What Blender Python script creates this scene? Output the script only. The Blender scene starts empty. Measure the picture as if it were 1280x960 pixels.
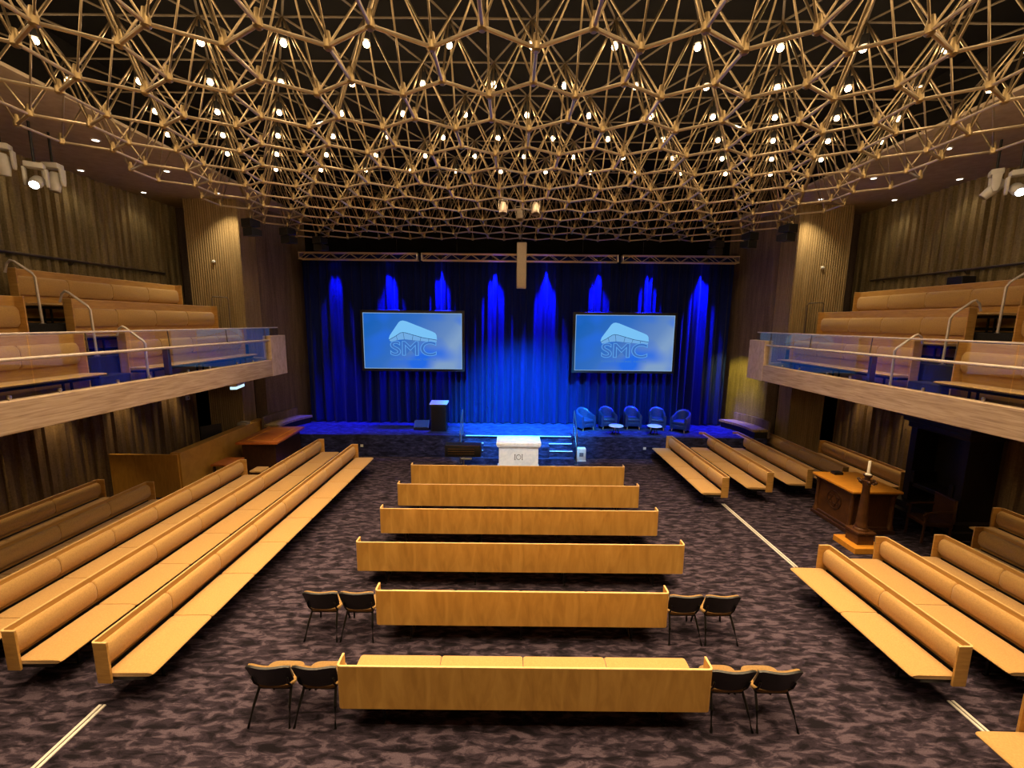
import bpy, bmesh, math, random
from mathutils import Vector, Matrix
random.seed(7)
PI = math.pi
SC = bpy.context.scene
COL = SC.collection

# ------------------------------------------------------------------ materials
def nodes_of(m):
    m.use_nodes = True
    nt = m.node_tree
    for n in list(nt.nodes):
        nt.nodes.remove(n)
    return nt, nt.nodes.new('ShaderNodeOutputMaterial')

def ramp(nt, fac, stops):
    r = nt.nodes.new('ShaderNodeValToRGB')
    e = r.color_ramp.elements
    while len(e) < len(stops):
        e.new(.5)
    for el, (p, c) in zip(e, stops):
        el.position = p
        el.color = (*c, 1)
    nt.links.new(fac, r.inputs[0])
    return r.outputs[0]

def coords(nt, scale=(1, 1, 1), kind='Object', rot=(0, 0, 0)):
    t = nt.nodes.new('ShaderNodeTexCoord')
    mp = nt.nodes.new('ShaderNodeMapping')
    mp.inputs['Scale'].default_value = scale
    mp.inputs['Rotation'].default_value = rot
    nt.links.new(t.outputs[kind], mp.inputs[0])
    return mp.outputs[0]

def noise(nt, vec, scale, detail=4, rough=.55, dist=0):
    n = nt.nodes.new('ShaderNodeTexNoise')
    n.inputs['Scale'].default_value = scale
    n.inputs['Detail'].default_value = detail
    n.inputs['Roughness'].default_value = rough
    n.inputs['Distortion'].default_value = dist
    nt.links.new(vec, n.inputs['Vector'])
    return n.outputs[0]

def bump(nt, h, strength, dist=.02):
    b = nt.nodes.new('ShaderNodeBump')
    b.inputs['Strength'].default_value = strength
    b.inputs['Distance'].default_value = dist
    nt.links.new(h, b.inputs['Height'])
    return b.outputs[0]

def surf(name, stops, scale=(1, 1, 1), nscale=5, detail=5, rough=.6, metal=0., bumps=0., spec=.5, dist=0, nrough=.55, fine=None, coat=0., sheen=0., bdist=.02):
    m = bpy.data.materials.new(name)
    nt, out = nodes_of(m)
    p = nt.nodes.new('ShaderNodeBsdfPrincipled')
    nt.links.new(p.outputs[0], out.inputs[0])
    p.inputs['Roughness'].default_value = rough
    p.inputs['Metallic'].default_value = metal
    p.inputs['Specular IOR Level'].default_value = spec
    p.inputs['Coat Weight'].default_value = coat
    p.inputs['Sheen Weight'].default_value = sheen
    v = coords(nt, scale)
    n = noise(nt, v, nscale, detail, nrough, dist)
    nt.links.new(ramp(nt, n, stops), p.inputs['Base Color'])
    if bumps:
        h = n
        if fine:
            h = noise(nt, coords(nt, (1, 1, 1)), fine, 2)
        nt.links.new(bump(nt, h, bumps, bdist), p.inputs['Normal'])
    return m

def glow(name, col, strength):
    m = bpy.data.materials.new(name)
    nt, out = nodes_of(m)
    e = nt.nodes.new('ShaderNodeEmission')
    e.inputs[0].default_value = (*col, 1)
    e.inputs[1].default_value = strength
    nt.links.new(e.outputs[0], out.inputs[0])
    return m

M = {}
M['ply'] = surf('maple plywood', [(.25, (.42, .22, .055)), (.5, (.52, .285, .075)), (.75, (.60, .345, .10))], (1.2, 1.2, 9), 2.2, 6, .42, 0, .05, .4, 1.2)
M['ply_c'] = surf('maple plywood upright grain', [(.25, (.42, .215, .042)), (.5, (.56, .305, .066)), (.78, (.68, .395, .10))], (3.2, 3.2, .7), 2.0, 6, .40, 0, .04, .4, 1.0)
M['ply_edge'] = surf('pale plywood edge', [(.3, (.66, .42, .17)), (.7, (.76, .50, .22))], (1, 1, 1), 30, 3, .45)
M['cloth'] = surf('ochre wool upholstery', [(.3, (.43, .252, .085)), (.7, (.55, .33, .115))], (1, 1, 1), 55, 3, .9, 0, .25, .2, 0, .6, 240, 0, .25, .004)
M['chair_cloth'] = surf('dark tan upholstery', [(.3, (.24, .14, .045)), (.7, (.32, .19, .065))], (1, 1, 1), 55, 3, .9, 0, .25, .2, 0, .6, 240, 0, .25, .004)  # darker tan than the pew cushions
M['black'] = surf('black plastic', [(.3, (.006, .006, .007)), (.7, (.012, .012, .013))], nscale=20, rough=.45)
M['black_metal'] = surf('black painted steel', [(.3, (.008, .008, .008)), (.7, (.016, .015, .014))], nscale=20, rough=.35, metal=.3)
M['chrome'] = surf('brushed steel', [(.3, (.50, .47, .43)), (.7, (.66, .62, .57))], (1, 1, 8), 30, 2, .28, 1.)
M['satin_rail'] = surf('satin rail', [(.3, (.56, .48, .42)), (.7, (.68, .60, .53))], (1, 1, 1), 12, 2, .45, .35)
M['dark_steel'] = surf('dark bronzed steel', [(.3, (.14, .11, .085)), (.7, (.20, .16, .12))], (1, 1, 8), 30, 2, .4, .9)
M['gold'] = surf('gold anodised tube', [(.3, (.30, .225, .13)), (.7, (.43, .33, .20))], (1, 1, 1), 3, 3, .30, .95)
M['gold_chord_lit'] = surf('gold chord lit from below', [(.3, (.42, .335, .23)), (.7, (.56, .46, .33))], (1, 1, 1), 3, 3, .38, .75)  # paler than the struts: light from below is put into the colour
M['gold_node'] = surf('gold cast node', [(.3, (.25, .18, .085)), (.7, (.38, .28, .14))], (1, 1, 1), 6, 3, .42, .8)
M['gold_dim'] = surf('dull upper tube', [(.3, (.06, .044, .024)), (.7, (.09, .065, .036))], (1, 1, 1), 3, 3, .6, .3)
M['void'] = surf('black ceiling and dark gaps', [(.3, (.004, .0035, .003)), (.7, (.007, .006, .005))], nscale=2, rough=.95, spec=.1)  # black ceiling; also darkens voids and gaps by colour
M['soffit'] = surf('brown soffit plaster', [(.3, (.35, .275, .185)), (.7, (.45, .36, .25))], nscale=6, rough=.9, bumps=.2)
M['navy_carpet'] = surf('navy stair carpet', [(.35, (.006, .006, .02)), (.7, (.018, .017, .045))], nscale=40, rough=.95)
M['deck_dark'] = surf('dark balcony carpet', [(.35, (.006, .005, .006)), (.7, (.014, .012, .013))], nscale=40, rough=.95)
M['white_paint'] = surf('white paint', [(.3, (.62, .61, .56)), (.7, (.72, .71, .66))], nscale=8, rough=.5)
M['marble'] = surf('pale marble', [(.3, (.66, .70, .73)), (.55, (.80, .82, .82)), (.8, (.86, .87, .86))], nscale=4, detail=8, rough=.35, dist=1.5)
M['cream'] = surf('cream plastic', [(.3, (.62, .56, .44)), (.7, (.7, .64, .52))], nscale=10, rough=.5)
M['grey'] = surf('grey grille', [(.3, (.10, .10, .11)), (.7, (.16, .16, .17))], nscale=60, rough=.6)
M['speaker_grey'] = surf('warm grey speaker cloth', [(.3, (.25, .20, .16)), (.7, (.34, .28, .22))], nscale=60, rough=.7)
M['wood_desk'] = surf('honey veneer', [(.25, (.58, .285, .045)), (.5, (.70, .36, .06)), (.75, (.78, .43, .085))], (5, 1, 1), 2.2, 6, .4, 0, .03, .5, 1)
M['wood_dark'] = surf('dark walnut', [(.25, (.030, .012, .006)), (.5, (.050, .02, .009)), (.75, (.075, .03, .013))], (6, 1.5, 1.5), 2.5, 6, .35, 0, .05, .5, 1.2, coat=.2)
M['wood_red'] = surf('oiled mahogany', [(.25, (.40, .10, .022)), (.5, (.52, .15, .03)), (.75, (.60, .2, .045))], (2, 7, 2), 2.5, 6, .3, 0, .03, .5, 1.2, coat=.3)
M['wood_orange'] = surf('orange oak top', [(.25, (.60, .23, .02)), (.5, (.72, .30, .03)), (.75, (.78, .35, .045))], (2, 7, 2), 2.5, 6, .35, 0, .03, .5, 1.2)
M['wood_mid'] = surf('carved brown oak', [(.25, (.055, .020, .006)), (.5, (.085, .032, .009)), (.75, (.12, .047, .013))], (6, 1.5, 1.5), 2.5, 6, .4, 0, .08, .5, 1.2)
M['wood_ebony'] = surf('near black oak', [(.25, (.008, .0045, .003)), (.5, (.012, .007, .005)), (.75, (.02, .011, .007))], (6, 1.5, 1.5), 2.5, 6, .5, 0, .08, .4, 1.2)
M['leather'] = surf('navy leather with blue wash tint', [(.3, (.014, .028, .085)), (.7, (.024, .045, .13))], nscale=14, rough=.3, bumps=.1, fine=120)  # navy leather, with the blue of the stage wash added to its colour
M['brass'] = surf('old brass', [(.3, (.35, .22, .07)), (.7, (.45, .3, .11))], nscale=12, rough=.35, metal=1)
M['wax'] = surf('white wax', [(.3, (.78, .72, .6)), (.7, (.84, .8, .7))], nscale=12, rough=.5)
M['beech'] = surf('beech leg', [(.3, (.38, .22, .1)), (.7, (.48, .29, .14))], (1, 1, .2), 20, 3, .45)
M['tape'] = surf('pale step nosing', [(.3, (.70, .72, .74)), (.7, (.8, .82, .84))], nscale=30, rough=.4)
M['aluminium'] = surf('aluminium track', [(.3, (.74, .70, .64)), (.7, (.84, .80, .74))], (1, .2, 1), 30, 3, .4, .2)
M['paper'] = surf('papers', [(.3, (.4, .36, .25)), (.7, (.5, .46, .33))], nscale=12, rough=.8)
M['fascia'] = surf('travertine fascia', [(.25, (.23, .155, .10)), (.42, (.37, .265, .18)), (.55, (.46, .345, .24)), (.75, (.54, .42, .31))], (9, .7, 14), 2.6, 10, .55, 0, .12, .4, .6)
M['fascia_end'] = surf('travertine end', [(.2, (.40, .29, .20)), (.5, (.56, .43, .32)), (.8, (.66, .52, .40))], (3, 3, 2), 2.4, 8, .55, 0, .1, .4, .6)
M['warm_bulb'] = glow('warm bulb', (1, .66, .34), 26)
M['cool_bulb'] = glow('cool lens', (.85, .92, 1), 22)
M['white_lens'] = glow('downlight lens', (1, .93, .85), 12)
M['blue_lens'] = glow('blue LED lens', (.03, .08, 1), 9)
M['sign_glow'] = glow('pale emergency diffuser', (.55, .82, .92), 1.3)
M['logo_light'] = glow('logo pale blue', (.20, .56, .96), .95)
M['logo_band'] = glow('logo band', (.20, .50, .95), .8)
M['logo_text'] = glow('logo letters', (.13, .42, .96), .85)
M['logo_inner'] = glow('logo letter core', (.065, .22, .72), .72)
M['logo_small'] = glow('logo small letters', (.10, .34, .85), .62)
M['logo_line'] = glow('logo dark line', (.01, .05, .16), .7)
M['screen_edge'] = glow('screen bright border', (.35, .58, .85), .75)

def concrete(name, c0, c1, c2, boards=0.0, bscale=3.6, bands=0.0, strength=.5):
    """board-marked concrete; boards = weight of the upright board pattern, bands = level pour lines"""
    m = bpy.data.materials.new(name)
    nt, out = nodes_of(m)
    p = nt.nodes.new('ShaderNodeBsdfPrincipled')
    nt.links.new(p.outputs[0], out.inputs[0])
    p.inputs['Roughness'].default_value = .88
    p.inputs['Specular IOR Level'].default_value = .25
    streak = noise(nt, coords(nt, (4.5, 4.5, .35)), 1.6, 7, .65)
    spots = noise(nt, coords(nt, (1, 1, 1)), 26, 4, .6)
    mix = nt.nodes.new('ShaderNodeMix')
    mix.data_type = 'FLOAT'
    mix.inputs[0].default_value = .35
    nt.links.new(streak, mix.inputs[2])
    nt.links.new(spots, mix.inputs[3])
    nt.links.new(ramp(nt, mix.outputs[0], [(.3, c0), (.52, c1), (.72, c2)]), p.inputs['Base Color'])
    add = nt.nodes.new('ShaderNodeMath')
    add.operation = 'ADD'
    nt.links.new(mix.outputs[0], add.inputs[0])
    if boards or bands:
        w = nt.nodes.new('ShaderNodeTexWave')
        w.wave_type = 'BANDS'
        w.bands_direction = 'Z' if bands else 'X'
        w.inputs['Scale'].default_value = .38 if bands else bscale
        w.inputs['Distortion'].default_value = .6
        w.inputs['Detail'].default_value = 2
        v = coords(nt, (1, 1, 1)) if bands else coords(nt, (1, 1, 0), rot=(0, 0, .7))
        nt.links.new(v, w.inputs['Vector'])
        k = nt.nodes.new('ShaderNodeMath')
        k.operation = 'MULTIPLY'
        k.inputs[1].default_value = boards or bands
        nt.links.new(w.outputs[1], k.inputs[0])
        nt.links.new(k.outputs[0], add.inputs[1])
    else:
        add.inputs[1].default_value = 0
    nt.links.new(bump(nt, add.outputs[0], strength, .05), p.inputs['Normal'])
    return m
M['conc_low'] = concrete('ribbed brown concrete', (.075, .048, .024), (.20, .132, .068), (.31, .21, .11))
M['conc_up'] = concrete('ribbed olive concrete', (.085, .064, .027), (.24, .18, .085), (.38, .295, .145))
M['conc_col'] = concrete('board marked ochre concrete', (.20, .135, .055), (.33, .225, .10), (.44, .31, .15), boards=.8, bscale=5.5)
M['conc_side'] = concrete('brown stage concrete', (.075, .052, .038), (.15, .104, .075), (.23, .165, .115), bands=.7)

def carpet(name, c):
    m = bpy.data.materials.new(name)
    nt, out = nodes_of(m)
    p = nt.nodes.new('ShaderNodeBsdfPrincipled')
    nt.links.new(p.outputs[0], out.inputs[0])
    p.inputs['Roughness'].default_value = .95
    p.inputs['Specular IOR Level'].default_value = .15
    v = coords(nt, (2.3, 6.6, 6.6))
    n1 = noise(nt, v, 1.75, 3.6, .58, .55)
    r = ramp(nt, n1, c)
    r_node = r.node
    f = noise(nt, coords(nt), 90, 2)
    mx = nt.nodes.new('ShaderNodeMix')
    mx.data_type = 'RGBA'
    mx.blend_type = 'MULTIPLY'
    mx.inputs[0].default_value = .6
    g = ramp(nt, f, [(.3, (.45, .45, .45)), (.7, (1.25, 1.25, 1.25))])
    nt.links.new(r, mx.inputs[6])
    nt.links.new(g, mx.inputs[7])
    nt.links.new(mx.outputs[2], p.inputs['Base Color'])
    nt.links.new(bump(nt, f, .3, .01), p.inputs['Normal'])
    return m
M['carpet'] = carpet('plum camouflage carpet', [(.38, (.008, .0058, .0095)), (.445, (.022, .0155, .0245)), (.51, (.03, .0215, .034)), (.545, (.05, .036, .053)), (.60, (.088, .065, .09))])
M['stage_carpet'] = carpet('dark stage carpet', [(.36, (.010, .011, .03)), (.48, (.022, .024, .07)), (.56, (.03, .033, .095)), (.66, (.055, .058, .15))])

def curtain_mat():
    m = bpy.data.materials.new('navy velvet curtain')
    nt, out = nodes_of(m)
    p = nt.nodes.new('ShaderNodeBsdfPrincipled')
    nt.links.new(p.outputs[0], out.inputs[0])
    p.inputs['Roughness'].default_value = .8
    p.inputs['Specular IOR Level'].default_value = .2
    p.inputs['Sheen Weight'].default_value = .1
    n = noise(nt, coords(nt, (7, 1, .25)), 2, 4)
    nt.links.new(ramp(nt, n, [(.3, (.003, .010, .12)), (.7, (.005, .016, .17))]), p.inputs['Base Color'])
    return m
M['curtain'] = curtain_mat()

def glass_mat():
    m = bpy.data.materials.new('reflective balustrade glass')
    nt, out = nodes_of(m)
    tr = nt.nodes.new('ShaderNodeBsdfTransparent')
    tr.inputs[0].default_value = (.90, .93, .95, 1)
    gl = nt.nodes.new('ShaderNodeBsdfGlossy')
    gl.inputs['Roughness'].default_value = .004
    lw = nt.nodes.new('ShaderNodeLayerWeight')
    pw = nt.nodes.new('ShaderNodeMath'); pw.operation = 'POWER'
    nt.links.new(lw.outputs['Facing'], pw.inputs[0]); pw.inputs[1].default_value = 2.5
    fr = nt.nodes.new('ShaderNodeMath'); fr.operation = 'MULTIPLY_ADD'
    nt.links.new(pw.outputs[0], fr.inputs[0]); fr.inputs[1].default_value = .52; fr.inputs[2].default_value = .03
    mx = nt.nodes.new('ShaderNodeMixShader')
    nt.links.new(fr.outputs[0], mx.inputs[0])
    nt.links.new(tr.outputs[0], mx.inputs[1])
    nt.links.new(gl.outputs[0], mx.inputs[2])
    nt.links.new(mx.outputs[0], out.inputs[0])
    return m
M['glass'] = glass_mat()

def screen_mat():
    """what the projector shows: a blue ground that pales to one side, with two stronger blue patches"""
    m = bpy.data.materials.new('projected blue picture')
    nt, out = nodes_of(m)
    e = nt.nodes.new('ShaderNodeEmission')
    t = nt.nodes.new('ShaderNodeTexCoord')
    s = nt.nodes.new('ShaderNodeSeparateXYZ')
    nt.links.new(t.outputs['Generated'], s.inputs[0])
    a = nt.nodes.new('ShaderNodeMath'); a.operation = 'SUBTRACT'
    b = nt.nodes.new('ShaderNodeMath'); b.operation = 'MULTIPLY_ADD'
    nt.links.new(s.outputs[2], b.inputs[0]); b.inputs[1].default_value = -.45; b.inputs[2].default_value = .3
    nt.links.new(s.outputs[0], a.inputs[0]); a.inputs[1].default_value = 0
    c = nt.nodes.new('ShaderNodeMath'); c.operation = 'ADD'
    nt.links.new(a.outputs[0], c.inputs[0]); nt.links.new(b.outputs[0], c.inputs[1])
    base = ramp(nt, c.outputs[0], [(0, (.012, .125, .50)), (.45, (.035, .16, .56)), (.85, (.13, .26, .56)), (1.15, (.22, .36, .60))])
    n = noise(nt, coords(nt, (2.2, 1, 1.6), 'Generated'), 1.3, 1)
    patch = ramp(nt, n, [(.45, (0, 0, 0)), (.7, (1, 1, 1))])
    mx = nt.nodes.new('ShaderNodeMix'); mx.data_type = 'RGBA'
    nt.links.new(patch, mx.inputs[0]); nt.links.new(base, mx.inputs[6])
    mx.inputs[7].default_value = (.02, .15, .80, 1)
    nt.links.new(mx.outputs[2], e.inputs[0])
    e.inputs[1].default_value = .95
    nt.links.new(e.outputs[0], out.inputs[0])
    return m
M['screen'] = screen_mat()

# ------------------------------------------------------------------ mesh builder
class MB:
    def __init__(s):
        s.b = bmesh.new()
    def _merge(s, t, mat=None):
        if mat is not None:
            bmesh.ops.transform(t, matrix=mat, verts=t.verts)
        me = bpy.data.meshes.new('tmp')
        t.to_mesh(me); t.free()
        s.b.from_mesh(me)
        bpy.data.meshes.remove(me)
        return s
    def box(s, x0, x1, y0, y1, z0, z1, bev=0, seg=2, mat=None):
        t = bmesh.new()
        bmesh.ops.create_cube(t, size=1)
        bmesh.ops.transform(t, matrix=Matrix.Translation(((x0+x1)/2, (y0+y1)/2, (z0+z1)/2)) @ Matrix.Diagonal((abs(x1-x0), abs(y1-y0), abs(z1-z0), 1)), verts=t.verts)
        if bev:
            bmesh.ops.bevel(t, geom=list(t.edges), offset=bev, segments=seg, affect='EDGES', profile=.5)
        return s._merge(t, mat)
    def poly(s, pts, z0, z1, axis='z', bev=0, mat=None):
        """an outline extruded from z0 to z1; axis y: the outline is (x, z); axis x: (y, z)"""
        t = bmesh.new()
        def P(a, b, h):
            return (a, b, h) if axis == 'z' else (a, h, b) if axis == 'y' else (h, a, b)
        v0 = [t.verts.new(P(a, b, z0)) for a, b in pts]
        v1 = [t.verts.new(P(a, b, z1)) for a, b in pts]
        n = len(pts)
        t.faces.new(v0); t.faces.new(v1)
        for i in range(n):
            t.faces.new((v0[i], v0[(i+1) % n], v1[(i+1) % n], v1[i]))
        bmesh.ops.recalc_face_normals(t, faces=t.faces)
        if bev:
            bmesh.ops.bevel(t, geom=list(t.edges), offset=bev, segments=2, affect='EDGES', profile=.5)
        return s._merge(t, mat)
    def tube(s, pts, r, n=8, caps=True, r1=None):
        pts = [Vector(p) for p in pts]
        rings = []
        t = s.b
        for i, p in enumerate(pts):
            if i == 0: d = pts[1] - p
            elif i == len(pts)-1: d = p - pts[-2]
            else: d = (pts[i+1]-p).normalized() + (p-pts[i-1]).normalized()
            d.normalize()
            ref = Vector((0, 0, 1)) if abs(d.z) < .9 else Vector((0, 1, 0))
            u = d.cross(ref).normalized(); w = d.cross(u).normalized()
            rr = r if r1 is None else r + (r1-r)*i/(len(pts)-1)
            rings.append([t.verts.new(p + u*rr*math.cos(2*PI*k/n) + w*rr*math.sin(2*PI*k/n)) for k in range(n)])
        for a, b in zip(rings, rings[1:]):
            for k in range(n):
                t.faces.new((a[k], a[(k+1) % n], b[(k+1) % n], b[k]))
        if caps:
            t.faces.new(rings[0][::-1]); t.faces.new(rings[-1])
        return s
    def lathe(s, prof, c=(0, 0, 0), n=20, mat=None):
        t = bmesh.new()
        rings = []
        for r, z in prof:
            rings.append([t.verts.new((c[0]+max(r, 1e-4)*math.cos(2*PI*k/n), c[1]+max(r, 1e-4)*math.sin(2*PI*k/n), c[2]+z)) for k in range(n)])
        for a, b in zip(rings, rings[1:]):
            for k in range(n):
                t.faces.new((a[k], a[(k+1) % n], b[(k+1) % n], b[k]))
        t.faces.new(rings[0][::-1]); t.faces.new(rings[-1])
        bmesh.ops.recalc_face_normals(t, faces=t.faces)
        return s._merge(t, mat)
    def ball(s, c, r, n=10):
        t = bmesh.new()
        bmesh.ops.create_uvsphere(t, u_segments=n, v_segments=max(6, n//2), radius=r)
        return s._merge(t, Matrix.Translation(c))
    def sheet(s, grid):
        t = s.b
        vs = [[t.verts.new(p) for p in row] for row in grid]
        for a, b in zip(vs, vs[1:]):
            for k in range(len(a)-1):
                t.faces.new((a[k], a[k+1], b[k+1], b[k]))
        return s
    def build(s, name, mat, parent=None, smooth=None, recalc=True):
        if recalc:
            bmesh.ops.recalc_face_normals(s.b, faces=s.b.faces)
        me = bpy.data.meshes.new(name)
        s.b.to_mesh(me); s.b.free()
        me.materials.append(M[mat] if isinstance(mat, str) else mat)
        if smooth:
            for p in me.polygons: p.use_smooth = True
            me.set_sharp_from_angle(angle=math.radians(smooth))
        o = bpy.data.objects.new(name, me)
        COL.objects.link(o)
        if parent is not None:
            o.parent = parent
        return o

def thing(name, label, cat, loc=(0, 0, 0), rz=0, group=None):
    o = bpy.data.objects.new(name, None)
    o.empty_display_size = .2
    COL.objects.link(o)
    o.location = loc; o.rotation_euler = (0, 0, rz)
    return tag(o, label, cat, group)

def tag(o, label, cat, group=None):
    o['label'] = label; o['category'] = cat
    if group: o['group'] = group
    return o

def struct(o):
    o['kind'] = 'structure'
    return o

def dup(root, loc=None, rz=None, label=None, group=None):
    r = root.copy(); COL.objects.link(r)
    if loc is not None: r.location = loc
    if rz is not None: r.rotation_euler = (0, 0, rz)
    if label: r['label'] = label
    if group: r['group'] = group
    for ch in list(root.children):
        c = ch.copy(); COL.objects.link(c); c.parent = r
        for g in list(ch.children):
            d = g.copy(); COL.objects.link(d); d.parent = c
    return r

def lamp(name, kind, loc, energy, col, parent=None, aim=None, angle=60, blend=.5, size=.05):
    d = bpy.data.lights.new(name, kind)
    d.energy = energy; d.color = col
    d.shadow_soft_size = size
    if kind == 'SPOT':
        d.spot_size = math.radians(angle); d.spot_blend = blend
    o = bpy.data.objects.new(name, d)
    COL.objects.link(o)
    o.location = loc
    if aim is not None:
        o.rotation_euler = (Vector(aim)-Vector(loc)).to_track_quat('-Z', 'Y').to_euler()
    if parent is not None:
        o.parent = parent
        o.matrix_parent_inverse = Matrix.Translation(-Vector(parent.location)) if not any(parent.rotation_euler) else parent.matrix_basis.inverted()
    return o

ORD = 'first second third fourth fifth sixth seventh eighth ninth tenth eleventh twelfth thirteenth fourteenth fifteenth sixteenth'.split()
SIDE = {-1: 'control-desk side', 1: 'candlestick side'}

# ------------------------------------------------------------------ camera
cam = bpy.data.cameras.new('camera')
cam.sensor_width = 36; cam.lens = 526.4/1280*36
cam.clip_end = 100
co = bpy.data.objects.new('camera', cam)
COL.objects.link(co)
co.matrix_world = Matrix.Translation((-.16, 0, 4.8)) @ Matrix.Rotation(PI/2-.1465, 4, 'X') @ Matrix.Rotation(.010, 4, 'Z')
SC.camera = co

# ------------------------------------------------------------------ room shell
YB = -4.0     # end wall behind the camera
struct(MB().box(-12.6, 12.6, YB, 17.6, -.3, 0).build('floor', 'carpet'))
struct(MB().box(-12.6, 12.6, YB-.2, 17.8, 9.7, 10).build('ceiling', 'void'))
struct(MB().box(-12.6, 12.6, 17.3, 17.6, 0, 9.7).build('wall_back', 'void'))
struct(MB().box(-12.6, 12.6, YB-.3, YB, 0, 9.7).build('wall_front', 'conc_low'))

def ribbed(x, sgn, y0, y1, z0, z1, pitch=.30, depth=.055):
    """upright ribs cast into a wall plane at x, ribs standing towards the room"""
    m = MB()
    prof = []
    y = y0
    k = 0
    rnd = random.Random(11)
    while y < y1:
        p = pitch*(.75+.5*rnd.random())
        d = depth*(.6+.8*rnd.random())
        for f, h in ((0, 0), (.30, 0), (.42, d), (.86, d)):
            if y+f*p < y1: prof.append((y+f*p, h))
        y += p
    prof.append((y1, 0))
    rows = []
    for z in (z0, z1):
        rows.append([(x-sgn*h, yy, z) for yy, h in prof])
    back = [[(x+sgn*.3, yy, z) for yy, h in prof] for z in (z1, z0)]
    m.sheet(rows + back + [rows[0]])
    return m
for s, nm in ((-1, 'left'), (1, 'right')):
    struct(ribbed(s*11.0, s, YB, 14.15, 0, 3.1).build('wall_'+nm, 'conc_low'))
    struct(ribbed(s*12.0, s, YB, 15.4, 3.1, 9.7, .25, .085).build('wall_%s_upper' % nm, 'conc_up'))
    a, b = sorted((s*10.82, s*12.3))
    struct(MB().box(a, b, 15.4, 15.7, 3.0, 9.7).build('wall_%s_return' % nm, 'conc_side'))
    # soffit over the balcony
    a, b = sorted((s*8.05, s*12.3))
    struct(MB().box(a, b, YB, 17.3, 8.62, 8.68).build('ceiling_soffit_'+nm, 'soffit'))
    a, b = sorted((s*8.2, s*12.3))
    struct(MB().box(a, b, YB, 17.3, 8.685, 9.68).build('ceiling_void_'+nm, 'void'))  # black block filling the open void, its darkness put into the colour
    a, b = sorted((s*12.35, s*12.6))
    struct(MB().box(a, b, YB, 17.3, 0, 9.68).build('wall_%s_outer' % nm, 'void'))  # black panel added so the openings behind the side walls stay dark
    a, b = sorted((s*9.6, s*12.3))
    struct(MB().box(a, b, 16.2, 16.4, 0, 3.1).build('wall_%s_passage' % nm, 'void'))  # black panel added so the gaps beside the column look dark
    # board-marked column at the stage end of the balcony
    a, b = sorted((s*9.06, s*10.8)); c, d = sorted((s*9.46, s*10.62))
    m = MB().box(a, b, 14.2, 15.1, 3.05, 8.62, .02, 1).box(c, d, 14.3, 15.0, 0, 3.05)
    struct(m.build('column_'+nm, 'conc_col'))
    # concrete beside the stage
    m = MB().poly([(s*9.10, 15.1), (s*8.98, 15.3), (s*8.42, 17.3), (s*8.9, 17.3), (s*9.5, 15.1)], 0, 9.68)
    struct(m.build('wall_stage_'+nm, 'conc_side'))
    # balcony: slab, three tiers, stone fascia with raised end block
    sl = lambda x0, x1: sorted((s*x0, s*x1))
    m = MB()
    a, b = sl(7.62, 11.3); m.box(a, b, YB, 13.6, 3.1, 3.28)
    a, b = sl(8.86, 11.9); m.box(a, b, YB, 13.9, 3.28, 3.98)
    a, b = sl(9.92, 11.9); m.box(a, b, YB, 13.9, 3.98, 4.66)
    struct(m.build('floor_balcony_'+nm, 'deck_dark'))
    m = MB()
    a, b = sl(7.45, 7.62); m.box(a, b, YB, 13.55, 3.1, 3.585, .012, 1)
    struct(m.build('trim_balcony_'+nm, 'fascia'))
    m = MB()
    a, b = sl(7.44, 7.68); m.box(a, b, 12.72, 13.56, 3.09, 4.31, .012, 1)
    struct(m.build('trim_balcony_end_'+nm, 'fascia_end'))
    m = MB()
    a, b = sl(7.62, 9.0); m.box(a, b, 13.4, 13.56, 3.1, 3.585)
    struct(m.build('trim_balcony_return_'+nm, 'fascia_end'))
    # stair treads in the aisle between the balcony benches
    m = MB()
    for x0, x1, z0, z1 in ((8.46, 8.86, 3.28, 3.62), (9.52, 9.92, 3.98, 4.32)):
        a, b = sl(x0, x1); m.box(a, b, 8.38, 9.1, z0, z1, .015, 1)
    struct(m.build('trim_aisle_step_'+nm, 'navy_carpet'))

# stage with recessed flight of steps
YS = 14.47
m = MB()
m.box(-8.9, -1.95, YS, 17.3, 0, .8).box(2.1, 8.9, YS, 17.3, 0, .8).box(-1.95, 2.1, YS+.02, 17.3, 0, .8)
m.box(-1.82, 1.98, 14.24, YS+.02, 0, .6).box(-1.82, 1.98, 14.01, 14.24, 0, .4).box(-1.82, 1.98, 13.78, 14.01, 0, .2)
m.box(-1.12, 1.14, 13.9, 14.3, 0, .58)
struct(m.build('floor_stage', 'stage_carpet'))
m = MB()
m.box(-1.78, 1.94, YS-.015, YS+.035, .795, .812)
for x0, x1, y, z in ((-1.78, -1.13, 14.24, .6), (1.15, 1.94, 14.24, .6), (-1.78, -1.13, 14.01, .4), (1.15, 1.94, 14.01, .4)):
    m.box(x0, x1, y-.015, y+.03, z-.004, z+.012)
struct(m.build('trim_step_nosing', 'tape'))

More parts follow.
